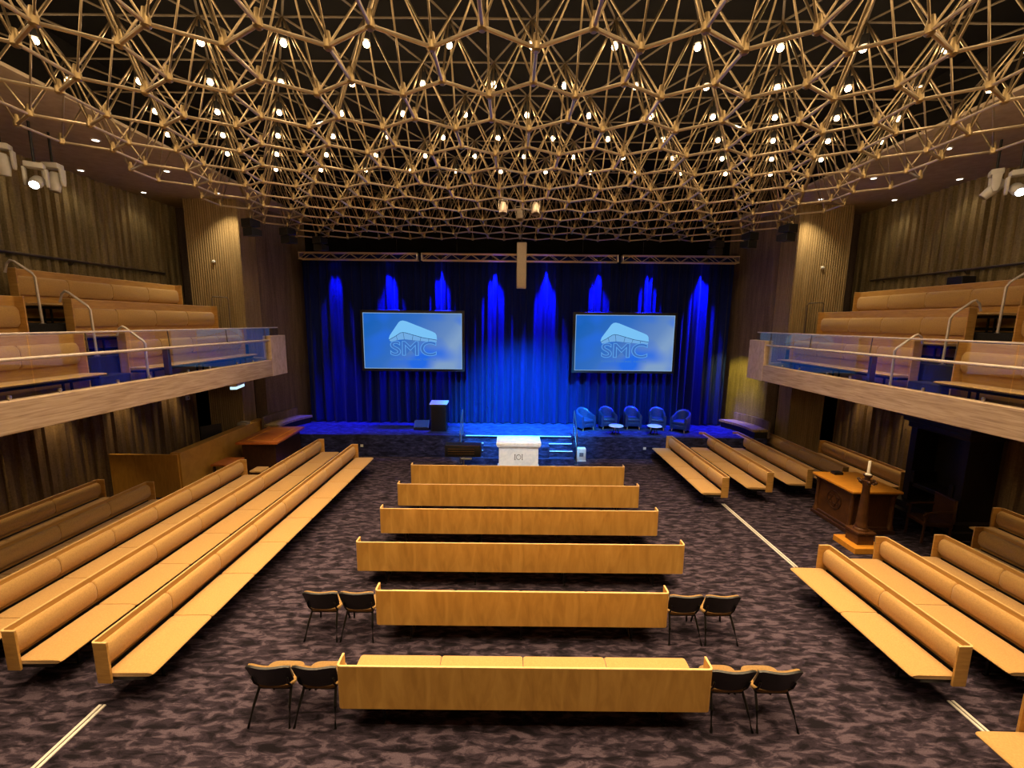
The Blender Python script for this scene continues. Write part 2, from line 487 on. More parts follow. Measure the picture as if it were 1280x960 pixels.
# ------------------------------------------------------------------ ceiling space frame
A = 1.0987; ROW = .9515; E_ = A/math.sqrt(3); ZB, ZT = 7.66, 8.745; X0, Y0 = .06, 4.914
R0, R1, XL = -4, 11, 8.0
def xs(half):
    out = []
    for i in range(-9, 10):
        x = X0+(i+(.5 if half else 0))*A
        if abs(x-X0) <= XL: out.append(round(x, 4))
    return out
far = {}; near = {}; hexc = {}
for r in range(R0, R1+1):
    odd = r % 2 != 0
    for x in xs(odd): far[(r, x)] = Vector((x, Y0+r*ROW, ZB))
    for x in xs(not odd): near[(r, x)] = Vector((x, Y0+r*ROW-E_/2, ZB))
    if r < R1:
        for x in xs(not odd):
            if abs(x-X0) < 7.75: hexc[(r, x)] = Vector((x, Y0+r*ROW+E_/2, ZT))
def look(d, r, x):
    return d.get((r, round(x, 4))) or next((v for (rr, xx), v in d.items() if rr == r and abs(xx-x) < .01), None)
chords, webs, tops, pts = [], [], [], list(far.values())+list(near.values())
for (r, x), p in far.items():
    for dx in (-A/2, A/2):
        q = look(near, r, x+dx)
        if q: chords.append((p, q))
    q = look(near, r+1, x)
    if q: chords.append((p, q))
for (r, x), c in hexc.items():
    for d, rr, dx in ((near, r, 0), (far, r, -A/2), (far, r, A/2), (near, r+1, -A/2), (near, r+1, A/2), (far, r+1, 0)):
        q = look(d, rr, x+dx)
        if q: webs.append((q, c))
    for rr, dx in ((r, A), (r+1, A/2), (r+1, -A/2)):
        q = look(hexc, rr, x+dx)
        if q: tops.append((c, q))
CAMP = Vector((-.16, 0, 4.8))
def show(p):
    d = p-CAMP
    dep = d.y*.989-d.z*.146
    up = d.y*.146+d.z*.989
    if dep < .5 or abs(d.x/dep) > 1.22 or up/dep > .915: return 99
    return dep
frame = thing('space_frame', 'gold tubular space-frame lattice filling the whole ceiling above the hall', 'ceiling lattice', (0, 0, ZB))
def lattice(name, segs, r, mat, n, sub=0):
    segs = sorted(segs, key=lambda s: show((s[0]+s[1])/2))
    rest = MB()
    off = Vector((0, 0, ZB))
    for i, (p, q) in enumerate(segs):
        if i < 100:
            MB().tube([p-off, q-off], r, n).build(name, mat, frame, 40)
        else:
            rest.tube([p-off, q-off], r, n)
    o = rest.build(name, mat, frame, 40)
    o['kind'] = 'stuff'
lattice('lower_chord', chords, .0215, 'gold_chord_lit', 8)
lattice('web_strut', webs, .0125, 'gold', 8)
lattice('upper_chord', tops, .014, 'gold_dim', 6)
pts.sort(key=show)
rest = MB()
hub = MB().lathe([(.0, -.042), (.028, -.042), (.048, -.022), (.048, .025), (.036, .09), (.026, .14), (0, .14)], n=10).build('node_connector', 'gold_node', frame, 40)
hub.location = pts[0]-Vector((0, 0, ZB))
for i, p in enumerate(pts[1:]):
    if i < 99:
        h = hub.copy(); COL.objects.link(h); h.parent = frame
        h.location = p-Vector((0, 0, ZB))
    else:
        rest.lathe([(.0, -.042), (.028, -.042), (.048, -.022), (.048, .025), (.026, .14), (0, .14)], p-Vector((0, 0, ZB)), 8)
o = rest.build('node_connector', 'gold_node', frame, 40); o['kind'] = 'stuff'

# lamps hanging under the upper nodes
WARM = (1, .70, .38)
LAMP_W = 60; SPILL_W = 7
lamp0 = thing('ceiling_lamp', 'x', 'ceiling lamp', (0, 0, 8.43))
MB().lathe([(0, .30), (.014, .30), (.014, .17), (.05, .16), (.055, .06), (.05, .035), (0, .035)], n=12).build('socket', 'black_metal', lamp0, 40)
MB().lathe([(0, .04), (.026, .03), (.04, .01), (.042, -.012), (.03, -.034), (0, -.044)], n=14).build('bulb', 'warm_bulb', lamp0, 60)
first = True
bulb_light = bpy.data.lights.new('lamp_light', 'SPOT')       # the reflector throws most of the light down
bulb_light.energy = LAMP_W; bulb_light.color = WARM; bulb_light.shadow_soft_size = .05
bulb_light.spot_size = math.radians(74); bulb_light.spot_blend = .45
spill = bpy.data.lights.new('lamp_spill', 'POINT')            # and a little spills sideways
spill.energy = SPILL_W; spill.color = WARM; spill.shadow_soft_size = .05
for r in range(-4, 7):
    row = sorted(x for (rr, x) in hexc if rr == r and abs(x-X0) < (7.2 if r < 6 else 6.2))
    for i, x in enumerate(row):
        p = (x, Y0+r*ROW+E_/2, 8.43)
        if r >= 0:
            lb = 'warm lamp in the ceiling lattice, %s row from the camera, %s from the control-desk side' % (ORD[r], ORD[i])
        else:
            lb = 'ceiling lamp overhead, %s row behind the front one, %s from the control-desk side' % (ORD[-r-1], ORD[i])
        if first:
            t = lamp0; t.location = p; t['label'] = lb; first = False
            t['group'] = 'lamps in the ceiling lattice'
        else:
            t = dup(lamp0, p, 0, lb)
        lo = bpy.data.objects.new('lamp_light', bulb_light)
        COL.objects.link(lo); lo.parent = t; lo.location = (0, 0, -.075)
        lo = bpy.data.objects.new('lamp_spill', spill)
        COL.objects.link(lo); lo.parent = t; lo.location = (0, 0, -.075)

# ------------------------------------------------------------------ benches
def u_panel(L, ret, th, z0, z1, r=.05):
    """back panel of bent plywood with a short return at either end; seat side is +y"""
    out = [(0, ret)]
    for k in range(5):
        a = PI+PI/2*k/4
        out.append((r+r*math.cos(a), r+r*math.sin(a)))
    for k in range(5):
        a = 1.5*PI+PI/2*k/4
        out.append((L-r+r*math.cos(a), r+r*math.sin(a)))
    out.append((L, ret))
    ri = r-th
    inn = [(L-th, ret)]
    for k in range(5):
        a = 2*PI-PI/2*k/4
        inn.append((L-r+ri*math.cos(a), r+ri*math.sin(a)))
    for k in range(5):
        a = 1.5*PI-PI/2*k/4
        inn.append((r+ri*math.cos(a), r+ri*math.sin(a)))
    inn.append((th, ret))
    return out+inn
def panel_mesh(L, ret, th, z0, z1):
    ring = u_panel(L, ret, th, z0, z1)
    m = MB(); t = m.b
    n = len(ring); h = n//2
    lo = [t.verts.new((x, y, z0)) for x, y in ring]
    hi = [t.verts.new((x, y, z1)) for x, y in ring]
    for i in range(n):
        t.faces.new((lo[i], lo[(i+1) % n], hi[(i+1) % n], hi[i]))
    for i in range(h-1):
        j = n-1-i
        t.faces.new((lo[i], lo[i+1], lo[j-1], lo[j]))
        t.faces.new((hi[i], hi[j], hi[j-1], hi[i+1]))
    return m

def cushion(x0, x1, prof, bev=.02):
    """a padded block running along x with a closed (y, z) outline, ends pulled in a little"""
    m = MB(); t = m.b
    cy = sum(p[0] for p in prof)/len(prof); cz = sum(p[1] for p in prof)/len(prof)
    rings = []
    for x, k in ((x0, .80), (x0+bev*.35, .93), (x0+bev, 1), (x1-bev, 1), (x1-bev*.35, .93), (x1, .80)):
        rings.append([t.verts.new((x, cy+(y-cy)*(1-(1-k)*.35), cz+(z-cz)*k)) for y, z in prof])
    n = len(prof)
    for a, b in zip(rings, rings[1:]):
        for i in range(n):
            t.faces.new((a[i], a[(i+1) % n], b[(i+1) % n], b[i]))
    t.faces.new(rings[0][::-1]); t.faces.new(rings[-1])
    return m

def bench(name, label, group, L, n, loc, rz, seat=.45, top=.87, bottom=.33, ret=.2, depth=.70, pad=(.50, .82), panel='ply', cat='pew', legs=None):
    t = thing(name, label, cat, loc, rz, group)
    panel_mesh(L, ret, .024, bottom, top).build('back_panel', panel, t, 40)
    panel_mesh(L, ret, .024, top, top+.012).build('top_edge', 'ply_edge', t, 40)
    w = (L-.06)/n
    p0, p1 = pad
    pm = (p0+p1)/2
    bp = [(.028, p0+.01), (.075, p0), (.118, p0+.05), (.128, pm), (.118, p1-.06), (.085, p1-.008), (.05, p1), (.028, p1-.02)]
    sp = [(.10, seat-.07), (depth-.05, seat-.055), (depth-.008, seat-.035), (depth, seat-.018), (depth-.015, seat-.003), (depth-.08, seat+.006), (depth*.5, seat), (.13, seat-.005), (.10, seat-.02)]
    proto = {}
    for i in range(n):
        for nm, pr in (('back_cushion', bp), ('seat_cushion', sp)):
            if nm not in proto:
                proto[nm] = cushion(.005, w-.005, pr, .03).build(nm, 'cloth', t, 50)
                proto[nm].location = (.03, 0, 0)
            else:
                c = proto[nm].copy(); COL.objects.link(c); c.parent = t
                c.location = (.03+w*i, 0, 0)
    MB().box(.05, L-.05, .10, depth-.14, seat-.115, seat-.068).box(.05, L-.05, .026, .05, bottom+.03, bottom+.10).build('seat_rail', 'black_metal', t)
    k = legs or max(2, int(round(L/1.9))+1)
    leg = None
    for i in range(k):
        x = .48+(L-.96)*i/(k-1)
        if leg is None:
            m = MB()
            m.box(-.015, .015, .16, .19, 0, seat-.11).box(-.015, .015, depth-.30, depth-.27, 0, seat-.11).box(-.015, .015, .12, depth-.24, 0, .018)
            leg = m.build('leg', 'black_metal', t)
            leg.location = (x, 0, 0)
        else:
            c = leg.copy(); COL.objects.link(c); c.parent = t; c.location = (x, 0, 0)
    return t

CW, CN = 5.90, 4.33
rows = [4.29, 5.66, 7.02, 8.39, 9.75, 11.12]
lab = ['short timber centre pew farthest from the stage, seat cushions showing over its back',
       'short timber centre pew with chairs at both ends, fifth from the stage',
       'long timber centre pew just ahead of the pews with chairs, fourth from the stage',
       'long timber centre pew, third from the stage',
       'long timber centre pew, second from the stage',
       'long timber centre pew closest to the stage and white altar']
for i, y in enumerate(rows):
    L = CN if i < 2 else CW
    bench('pew', lab[i], 'pews in the centre block', L, 4 if i < 2 else 6, (-L/2+.02, y, 0), 0, ret=.2, panel='ply_c', seat=.435)

# side pews; local x runs along the pew, seats face the centre aisle
def side(s, xback, ynear, yfar, n, label, group, **k):
    L = yfar-ynear
    if s < 0:
        return bench('pew', label, group, L, n, (xback, yfar, 0), -PI/2, **k)
    return bench('pew', label, group, L, n, (xback, ynear, 0), PI/2, **k)
GL = 'pews on the control-desk side'
GR = 'pews on the candlestick side'
side(-1, -5.27, 4.60, 13.05, 8, 'long ochre pew bordering the central aisle, control-desk side', GL)
side(-1, -6.60, 4.78, 13.60, 8, 'long ochre pew second from the central aisle, ending near the mahogany pedestal desk', GL)
side(-1, -7.84, 3.60, 11.45, 8, 'ochre pew third from the central aisle, running up to the honey control desk', GL)
side(-1, -9.02, 2.50, 9.75, 7, 'shadowed pew under the balcony, one row before the wall, control-desk side', GL)
side(-1, -10.32, 2.50, 9.85, 7, 'shadowed pew under the balcony set against the ribbed wall, control-desk side', GL)
side(1, 5.60, 4.68, 7.10, 2, 'short two-cushion ochre pew facing the aisle before the candlestick', GR)
side(1, 6.90, 4.74, 7.42, 2, 'ochre pew behind the short two-cushion pew, close to the candlestick plinth', GR)
side(1, 8.10, 4.40, 7.52, 3, 'ochre pew third from the aisle in the block before the candlestick', GR)
side(1, 9.22, 3.2, 7.85, 4, 'shadowed pew under the balcony, one row before the wall, before the dark throne', GR)
side(1, 10.60, 3.2, 8.75, 5, 'shadowed pew against the ribbed wall on the near flank of the dark throne', GR)
side(1, 5.50, 10.40, 14.42, 4, 'ochre pew facing the aisle in the block beside the stage, beyond the oak pedestal', GR)
side(1, 6.90, 10.80, 15.0, 4, 'ochre pew second from the aisle in the block beside the stage', GR)
side(1, 8.18, 11.10, 15.1, 4, 'ochre pew third from the aisle beside the stage, ending behind the oak pedestal', GR)
side(1, 9.30, 11.30, 15.2, 4, 'shadowed pew one row before the wall, between the stage and the dark throne', GR)
side(1, 10.62, 10.95, 14.05, 3, 'shadowed pew against the ribbed wall, between the stage and the dark throne', GR)
side(1, 5.60, .6, 4.02, 3, 'ochre pew end poking into the bottom picture corner past the floor track', GR)

# balcony benches
TZ = [3.28, 3.98, 4.66]
XBK = [8.80, 9.87, 10.97]
for s in (-1, 1):
    g = 'balcony benches, ' + SIDE[s]
    for k in range(3):
        w = ['front-row', 'middle-row', 'top-row'][k]
        for blk, (a, b, n) in enumerate(((3.2, 8.32, 5), (9.2, [13.3, 13.72, 13.75][k], 4))):
            pos = ['on the near flank of the aisle steps', 'between aisle steps and column'][blk]
            kw = dict(seat=.44, top=[1.19, 1.21, 1.17][k], bottom=.02, depth=.62, pad=(.62, 1.03), cat='bench', ret=.22)
            lb = '%s balcony bench %s, %s' % (w, pos, SIDE[s])
            if s < 0:
                bench('balcony_bench', lb, g, b-a, n, (-XBK[k], b, TZ[k]), -PI/2, **kw)
            else:
                bench('balcony_bench', lb, g, b-a, n, (XBK[k], a, TZ[k]), PI/2, **kw)

# ------------------------------------------------------------------ black stacking chairs
def make_chair():
    t = thing('side_chair', 'x', 'chair', (0, 0, 0))
    # local +y is the way it faces; the back stands at y = 0
    def shell(th, y0, inset, z0, z1):
        m = MB(); grid = []
        for k in range(9):
            v = k/8
            z = z0+(z1-z0)*v
            row = []
            for j in range(11):
                u = j/10*2-1
                hw = (.236+.022*v)*(1-inset)
                edge = .028*(abs(u)**6)
                zz = z - (edge*1.3 if v > .5 else -edge*1.6)*abs(2*v-1) - (.018*(1-u*u)*v)
                row.append((u*hw, y0-.10*v+.05*u*u, zz))
            grid.append(row)
        m.sheet(grid)
        bmesh.ops.recalc_face_normals(m.b, faces=m.b.faces)
        bmesh.ops.solidify(m.b, geom=list(m.b.faces), thickness=th)
        return m
    shell(.025, .075, 0, .47, .80).build('backrest', 'black', t, 50)
    shell(.022, .103, .05, .49, .797).build('back_pad', 'chair_cloth', t, 50)
    out = []
    for k in range(36):
        a = 2*PI*k/36
        c, d = math.cos(a), math.sin(a)
        out.append((.235*math.copysign(abs(c)**.45, c), .285+.19*math.copysign(abs(d)**.5, d)))
    MB().poly(out, .385, .435, 'z', .016).build('seat', 'chair_cloth', t, 50)
    MB().box(-.20, .20, .11, .45, .36, .39, .008, 1).build('seat_pan', 'black', t, 50)
    for sx in (-1, 1):
        MB().tube([(sx*.19, .14, .39), (sx*.215, .035, .22), (sx*.245, -.055, 0)], .016, 8).build('leg', 'black_metal', t, 50)
        MB().tube([(sx*.19, .42, .38), (sx*.235, .48, 0)], .016, 8).build('leg', 'black_metal', t, 50)
        MB().tube([(sx*.20, .13, .40), (sx*.205, .06, .50), (sx*.21, .03, .60)], .012, 8).build('back_support', 'black_metal', t, 50)
    return t
ch = make_chair()
spots = []
for row, y in ((0, 4.40), (1, 5.76)):
    for s in (-1, 1):
        for k in range(2):
            x = s*(2.46+.545*k)+ (.0 if s < 0 else .03)
            w = ['the rearmost short pew', 'the second-last short pew'][row]
            l = '%s tan-seated black chair at %s, %s' % (['inner', 'outer'][k], w, SIDE[s])
            spots.append((x, y, l))
for i, (x, y, l) in enumerate(spots):
    if i == 0:
        ch.location = (x, y, 0); ch['label'] = l; ch['group'] = 'stacking chairs at the ends of the short pews'
    else:
        dup(ch, (x, y, 0), 0, l)

# ------------------------------------------------------------------ balustrades and aisle handrails
for s in (-1, 1):
    t = thing('glass_balustrade', 'frameless glass balustrade with steel handrail along the balcony, %s' % SIDE[s], 'balustrade', (s*7.53, 0, 3.585))
    y = 13.3
    i = 0
    while y > 1:
        y0 = y-1.72
        MB().box(-.008, .008, y0+.012, y-.012, .015, .955).build('glass_panel', 'glass', t)
        for yy in (y0+.35, y-.35):
            m = MB().lathe([(0, -.03), (.022, -.028), (.028, 0), (.022, .028), (0, .03)], (-s*.0, yy, .045), 12)
            m.box(-.012, .012, yy-.012, yy+.012, 0, .03)
            m.build('glass_clamp', 'chrome', t, 50)
        y = y0
    MB().box(-.018, .018, y+.0, 13.3, .953, .985, .006, 1).build('cap_rail', 'satin_rail', t, 40)
    MB().box(-.006, .006, 13.30, 13.312, .3, .955).build('end_glass_strip', 'glass', t)
    MB().tube([(s*.085-s*.12, y, .595), (s*.085-s*.12, 12.72, .595)], .028, 12).build('handrail', 'satin_rail', t, 40)
    for yy in (9.05, 5.6, 2.1):
        MB().box(-.06-s*.0, .06, yy-.035, yy+.035, 0, .57, .006, 1, Matrix.Translation((s*.075, 0, 0))).build('rail_post', 'dark_steel', t, 40)
    for yy in (12.6, 10.9, 9.05, 7.3, 5.6, 3.9):
        MB().tube([(-s*.02, yy, .60), (s*.0, yy, .955)], .010, 8).build('glass_brace', 'dark_steel', t, 40)
    for k, pth in enumerate(([(10.80, 5.72), (10.74, 5.90), (10.66, 5.97), (10.58, 5.95), (10.24, 5.72), (10.19, 5.63), (10.17, 4.66)],
                             [(9.74, 5.12), (9.68, 5.28), (9.60, 5.35), (9.53, 5.32), (9.17, 5.05), (9.12, 4.96), (9.10, 3.98)],
                             [(8.62, 4.42), (8.56, 4.57), (8.48, 4.62), (8.42, 4.59), (8.08, 4.33), (8.04, 4.26), (8.05, 3.28)])):
        w = ['top', 'middle', 'lowest'][k]
        x0, z0 = pth[-1]
        t = thing('aisle_handrail', '%s bent steel handrail beside the balcony aisle steps, %s' % (w, SIDE[s]), 'handrail', (s*x0, 9.05, z0), 0, 'handrails of the balcony aisles')
        MB().tube([(s*(a-x0), 0, b-z0) for a, b in pth], .024, 10).build('rail', 'satin_rail', t, 50)
        MB().lathe([(0, 0), (.05, 0), (.05, .012), (.026, .02), (0, .02)], n=14).build('base_flange', 'chrome', t, 40)
    # hoop at the column end of the balcony
    t = thing('guard_rail', 'small dark steel guard rail at the stage end of the balcony, %s' % SIDE[s], 'handrail', (s*9.6, 13.84, 3.98))
    MB().tube([(s*.28, 0, 0), (s*.28, 0, 1.48), (s*.24, 0, 1.53), (-s*.20, 0, 1.51), (-s*.25, 0, 1.44), (-s*.25, 0, 0)], .020, 8).build('hoop', 'dark_steel', t, 50)
    # long rail on the upper wall
    t = thing('wall_handrail', 'long dark steel rail fixed along the upper ribbed wall, %s' % SIDE[s], 'handrail', (s*11.8, 0, 6.28))
    MB().tube([(0, 2, 0), (0, 14.45, 0)], .035, 10).build('rail', 'dark_steel', t, 50)
    for yy in (4, 6.5, 9, 11.5, 14):
        MB().tube([(0, yy, -.02), (s*.06, yy, -.09), (s*.22, yy, -.09)], .016, 8).build('rail_bracket', 'dark_steel', t, 50)
    # white dome on the column
    o = MB().lathe([(0, 0), (.055, 0), (.055, .02), (.035, .05), (0, .06)], n=14, mat=Matrix.Rotation(PI/2, 4, 'X')).build('wall_sensor', 'white_paint', None, 40)
    o.location = (s*9.95, 14.195, 6.65)
    tag(o, 'small white round sensor on the ochre column, %s' % SIDE[s], 'sensor')

# ------------------------------------------------------------------ soffit downlights and under-balcony downlights
def downlight(x, y, z, label, group, energy, col, angle, mat='white_lens', r=.085):
    t = thing('downlight', label, 'downlight', (x, y, z), 0, group)
    MB().lathe([(r*.72, -.002), (r*.75, -.02), (r, -.012), (r*1.05, 0), (r*.72, 0)], n=20).build('trim_ring', 'white_paint', t, 40)
    MB().lathe([(0, -.012), (r*.72, -.008), (r*.72, 0), (0, 0)], n=20).build('lens', mat, t, 40)
    lamp('downlight_beam', 'SPOT', (x, y, z-.05), energy, col, t, (x, y, 0), angle, .9, .06)
for s in (-1, 1):
    for xi, x in enumerate((9.25, 11.5)):
        for j, y in enumerate((4.1, 6.0, 7.9, 9.8, 11.7, 13.6)):
            downlight(s*x, y, 8.62, 'white soffit downlight in the %s line, %s from the column, %s' % (['inner', 'outer'][xi], ORD[5-j], SIDE[s]),
                      'soffit downlights, '+SIDE[s], 27 if xi else (320 if j == 5 else 5), (1, .80, .50), 105 if xi or j == 5 else 80)
    for j, y in enumerate((2.9, 4.6, 6.25, 7.95, 9.65, 11.35, 13.0)):
        downlight(s*10.74, y, 3.1, 'small warm downlight under the balcony slab, %s from the stage end, %s' % (ORD[6-j], SIDE[s]),
                  'downlights under the balcony, '+SIDE[s], 95, (1, .66, .28), 66, 'white_lens', .05)

# ------------------------------------------------------------------ moving heads hung over the balconies
def moving_head(x, y, z, rz, tilt, label, lit, energy=0, aim=None, col=(.9, .95, 1)):
    t = thing('moving_head', label, 'stage light', (x, y, z), rz, 'white moving-head lights over the balconies')
    MB().box(-.14, .14, -.10, .10, .02, .13, .02, 2).build('base', 'white_paint', t, 40)
    MB().tube([(0, 0, .10), (0, 0, 8.62-z)], .022, 8).build('hanging_pole', 'black_metal', t, 40)
    for sx in (-1, 1):
        MB().poly([(-.075, .02), (.075, .02), (.06, -.24), (.03, -.32), (-.03, -.32), (-.06, -.24)], sx*.135, sx*.175, 'x', .008).build('yoke_arm', 'white_paint', t, 40)
    hm = Matrix.Translation((0, 0, -.24)) @ Matrix.Rotation(tilt, 4, 'X')
    h = MB().lathe([(0, .20), (.07, .19), (.10, .14), (.105, -.02), (.095, -.12), (.085, -.20), (.08, -.21), (0, -.205)], n=18, mat=hm).build('lamp_head', 'white_paint', t, 40)
    MB().lathe([(0, -.214), (.07, -.212), (.072, -.206), (0, -.206)], n=18, mat=hm).build('lens', 'cool_bulb' if lit else 'chrome', h, 40)
    if lit:
        p = Matrix.Translation((x, y, z)) @ Matrix.Rotation(rz, 4, 'Z') @ hm @ Vector((0, 0, -.26))
        lamp('moving_head_beam', 'SPOT', tuple(p), energy, col, t, aim, 11, .6, .06)
moving_head(-10.0, 8.62, 7.95, .5, .1, 'unlit white moving-head light cut by the picture edge, over the control-desk balcony', False)
moving_head(-9.75, 8.95, 7.72, .6, -1.1, 'glaring white moving-head light over the control-desk balcony', True, 60, (-3, 3, 0))
moving_head(-9.9, 9.45, 7.88, .2, -.15, 'dim white moving-head light pointing down, over the control-desk balcony', False)
moving_head(9.9, 9.35, 7.90, .9, .75, 'dim white moving-head light tilted aside, over the candlestick balcony', False)
moving_head(9.85, 8.86, 7.74, -.6, -1.1, 'glaring white moving-head light over the candlestick balcony', True, 60, (-3, 3, 0))

# ------------------------------------------------------------------ stage: curtain, truss, lamps, screens
m = MB(); N = 640; grid = []
rnd = random.Random(3)
ph = [0]
for i in range(N):
    ph.append(ph[-1]+2*PI/(16.3/N and (.34+.10*math.sin(i*.021)+.05*math.sin(i*.13))*N/16.3))
for k in range(9):
    v = k/8
    amp = .035+.075*v
    z = 7.25-(7.25-.83)*v
    row = []
    for i in range(N+1):
        x = -8.12+16.3*i/N
        y = 16.36+amp*math.sin(ph[i]+.25*math.sin(v*2+i*.02))+.018*math.sin(ph[i]*2.3+v)
        row.append((x, y, z))
    grid.append(row)
m.sheet(grid)
bmesh.ops.solidify(m.b, geom=list(m.b.faces), thickness=.012)
o = m.build('stage_curtain', 'curtain', None, 70)
tag(o, 'full-width pleated navy curtain hanging behind the stage, washed with blue light', 'curtain')

def truss(x0, x1, label):
    t = thing('lighting_truss', label, 'truss', ((x0+x1)/2, 15.3, 6.9), 0, 'truss lengths over the curtain')
    h = (x1-x0)/2
    for y in (-.12, .12):
        for z in (.012, .235):
            MB().tube([(-h, y, z), (h, y, z)], .02, 8).build('chord', 'chrome', t, 40)
    m = MB(); n = max(4, int(round((x1-x0)/.34)))
    for i in range(n):
        a, b = -h+2*h*i/n, -h+2*h*(i+1)/n
        z0, z1 = (.012, .235) if i % 2 == 0 else (.235, .012)
        for y in (-.12, .12):
            m.tube([(a, y, z0), (b, y, z1)], .010, 6)
    m.build('lacing', 'chrome', t, 40)
    for x in (-h+.02, h-.02):
        MB().box(x-.012, x+.012, -.13, .13, 0, .25).build('end_plate', 'chrome', t)
    for x in (-h*.64, h*.64):
        MB().tube([(x, 0, .24), (x, 0, .72)], .008, 6).build('hanging_cable', 'black_metal', t)
truss(-7.66, -3.50, 'silver lighting truss at the control-desk end above the curtain')
truss(-3.38, 3.52, 'long silver lighting truss over the middle of the curtain')
truss(3.66, 7.74, 'silver lighting truss at the candlestick end above the curtain')

PX = [-6.88, -4.80, -2.88, -.86, 1.10, 3.04, 4.97, 6.98]
BLUE = (.004, .01, 1)
par0 = thing('blue_par_light', 'x', 'stage light', (0, 15.42, 6.84))
MB().lathe([(0, .13), (.06, .12), (.085, .05), (.09, -.10), (.08, -.10), (.075, 0), (0, 0)], n=16).build('can', 'black_metal', par0, 40)
MB().lathe([(0, -.092), (.078, -.09), (.078, -.085), (0, -.085)], n=16).build('lens', 'blue_lens', par0, 40)
MB().tube([(-.10, 0, .02), (-.10, 0, .12), (.10, 0, .12), (.10, 0, .02)], .010, 6).build('mounting_yoke', 'black_metal', par0, 40)
for i, x in enumerate(PX):
    lb = 'blue LED spotlight under the truss, %s from the control-desk end' % ORD[i]
    if i == 0:
        t = par0; t.location = (x, 16.17, 7.10); t['label'] = lb; t['group'] = 'blue spotlights over the curtain'
    else:
        t = dup(par0, (x, 16.17, 7.10), 0, lb)
    far_reach = i in (3, 4, 7)
    lamp('blue_beam', 'SPOT', (x, 16.17, 6.99), [2600, 7500, 7500, 10000, 10000, 7500, 7500, 10000][i], BLUE, t, (x, 16.27, 3.6), 40, .95, .03)

def letters(text, size, x, z, y, mat, parent, name, offset=0., k=None, width=None, outline=0.):
    c = bpy.data.curves.new(name, 'FONT')
    c.body = text; c.size = size; c.align_x = 'CENTER'; c.align_y = 'CENTER'
    c.offset = offset; c.resolution_u = 6
    if outline:
        c.fill_mode = 'NONE'; c.bevel_depth = outline; c.bevel_resolution = 1
    else:
        c.extrude = .001
    o = bpy.data.objects.new(name, c)
    COL.objects.link(o)
    bpy.context.view_layer.update()
    dg = bpy.context.evaluated_depsgraph_get()
    me = bpy.data.meshes.new_from_object(o.evaluated_get(dg))
    bpy.data.objects.remove(o)
    xs_ = [v.co.x for v in me.vertices]
    k = k or (width/(max(xs_)-min(xs_)) if width else 1)
    me.transform(Matrix.Translation((x, y, z)) @ Matrix.Rotation(PI/2, 4, 'X') @ Matrix.Diagonal((k, 1, 1, 1)))
    me.materials.clear(); me.materials.append(M[mat])
    o = bpy.data.objects.new(name, me); COL.objects.link(o); o.parent = parent
    return o, k
def screen(xc, label):
    W, H = 3.70, 2.09
    t = thing('projection_screen', label, 'projection screen', (xc, 15.9, 3.0))
    MB().box(-W/2-.10, W/2+.10, .02, .07, -.10, H+.10, .01, 1).build('frame', 'black', t)
    MB().box(-W/2, W/2, .006, .02, 0, H).build('picture', 'screen', t)
    m = MB()
    for x0, x1, z0, z1 in ((-W/2, W/2, 0, .02), (-W/2, W/2, H-.02, H), (-W/2, -W/2+.018, 0, H), (W/2-.018, W/2, 0, H)):
        m.box(x0, x1, .002, .006, z0, z1)
    m.build('bright_border', 'screen_edge', t)
    U = lambda p: [((u-.5)*W, (1-v)*H) for u, v in p]
    lg = MB().poly(U([(.258, .455), (.268, .40), (.36, .17), (.38, .142), (.405, .134), (.44, .148), (.70, .325), (.728, .35), (.742, .385), (.747, .47), (.60, .43), (.43, .347), (.40, .342), (.375, .35), (.315, .42), (.26, .475)]), .001, .005, 'y').build('roof_emblem', 'logo_light', t)
    MB().poly(U([(.262, .482), (.315, .43), (.378, .358), (.40, .350), (.43, .356), (.60, .44), (.745, .48), (.741, .515), (.65, .505), (.52, .485), (.42, .468), (.36, .478), (.275, .512)]), .002, .005, 'y').build('emblem_band', 'logo_band', t)
    m = MB()
    def stroke(a, b, w=.007):
        (x0, z0), (x1, z1) = U([a, b])
        d = Vector((x1-x0, 0, z1-z0)).normalized(); n = Vector((-d.z, 0, d.x))*w*1.2
        m.poly([(x0+n.x, z0+n.z), (x1+n.x, z1+n.z), (x1-n.x, z1-n.z), (x0-n.x, z0-n.z)], -.001, .0015, 'y')
    edge = [(.26, .48), (.315, .425), (.376, .354), (.40, .346), (.43, .352), (.60, .436), (.746, .476)]
    for a, b in zip(edge, edge[1:]): stroke(a, b)
    for a, b in (((.335, .41), (.345, .48)), ((.405, .35), (.415, .47)), ((.505, .39), (.495, .485)), ((.585, .43), (.575, .495)), ((.665, .455), (.66, .508))):
        stroke(a, b, .005)
    m.build('emblem_lines', 'logo_line', t)
    x, z = U([(.505, .645)])[0]
    o, k = letters('SMC', .74, x, z, .0015, 'logo_inner', t, 'lettering_core', .010, width=1.72)
    letters('SMC', .74, x, z, .0005, 'logo_text', t, 'lettering', .010, k=k, outline=.011)
    x, z = U([(.505, .832)])[0]
    for wd, dx, ww in (('SYDNEY', -.62, .48), ('MASONIC', .0, .58), ('CENTRE', .61, .48)):
        letters(wd, .10, x+dx, z, .003, 'logo_small', t, 'small_lettering', 0, width=ww)
    for xx in (-1.2, 1.2): MB().tube([(xx, .05, H+.1), (xx, .05, 3.9)], .006, 6).build('hanging_cable', 'black_metal', t)
screen(-3.91, 'blue SMC projection screen hanging on the lectern half of the curtain')
screen(4.05, 'blue SMC projection screen hanging above the five armchairs')

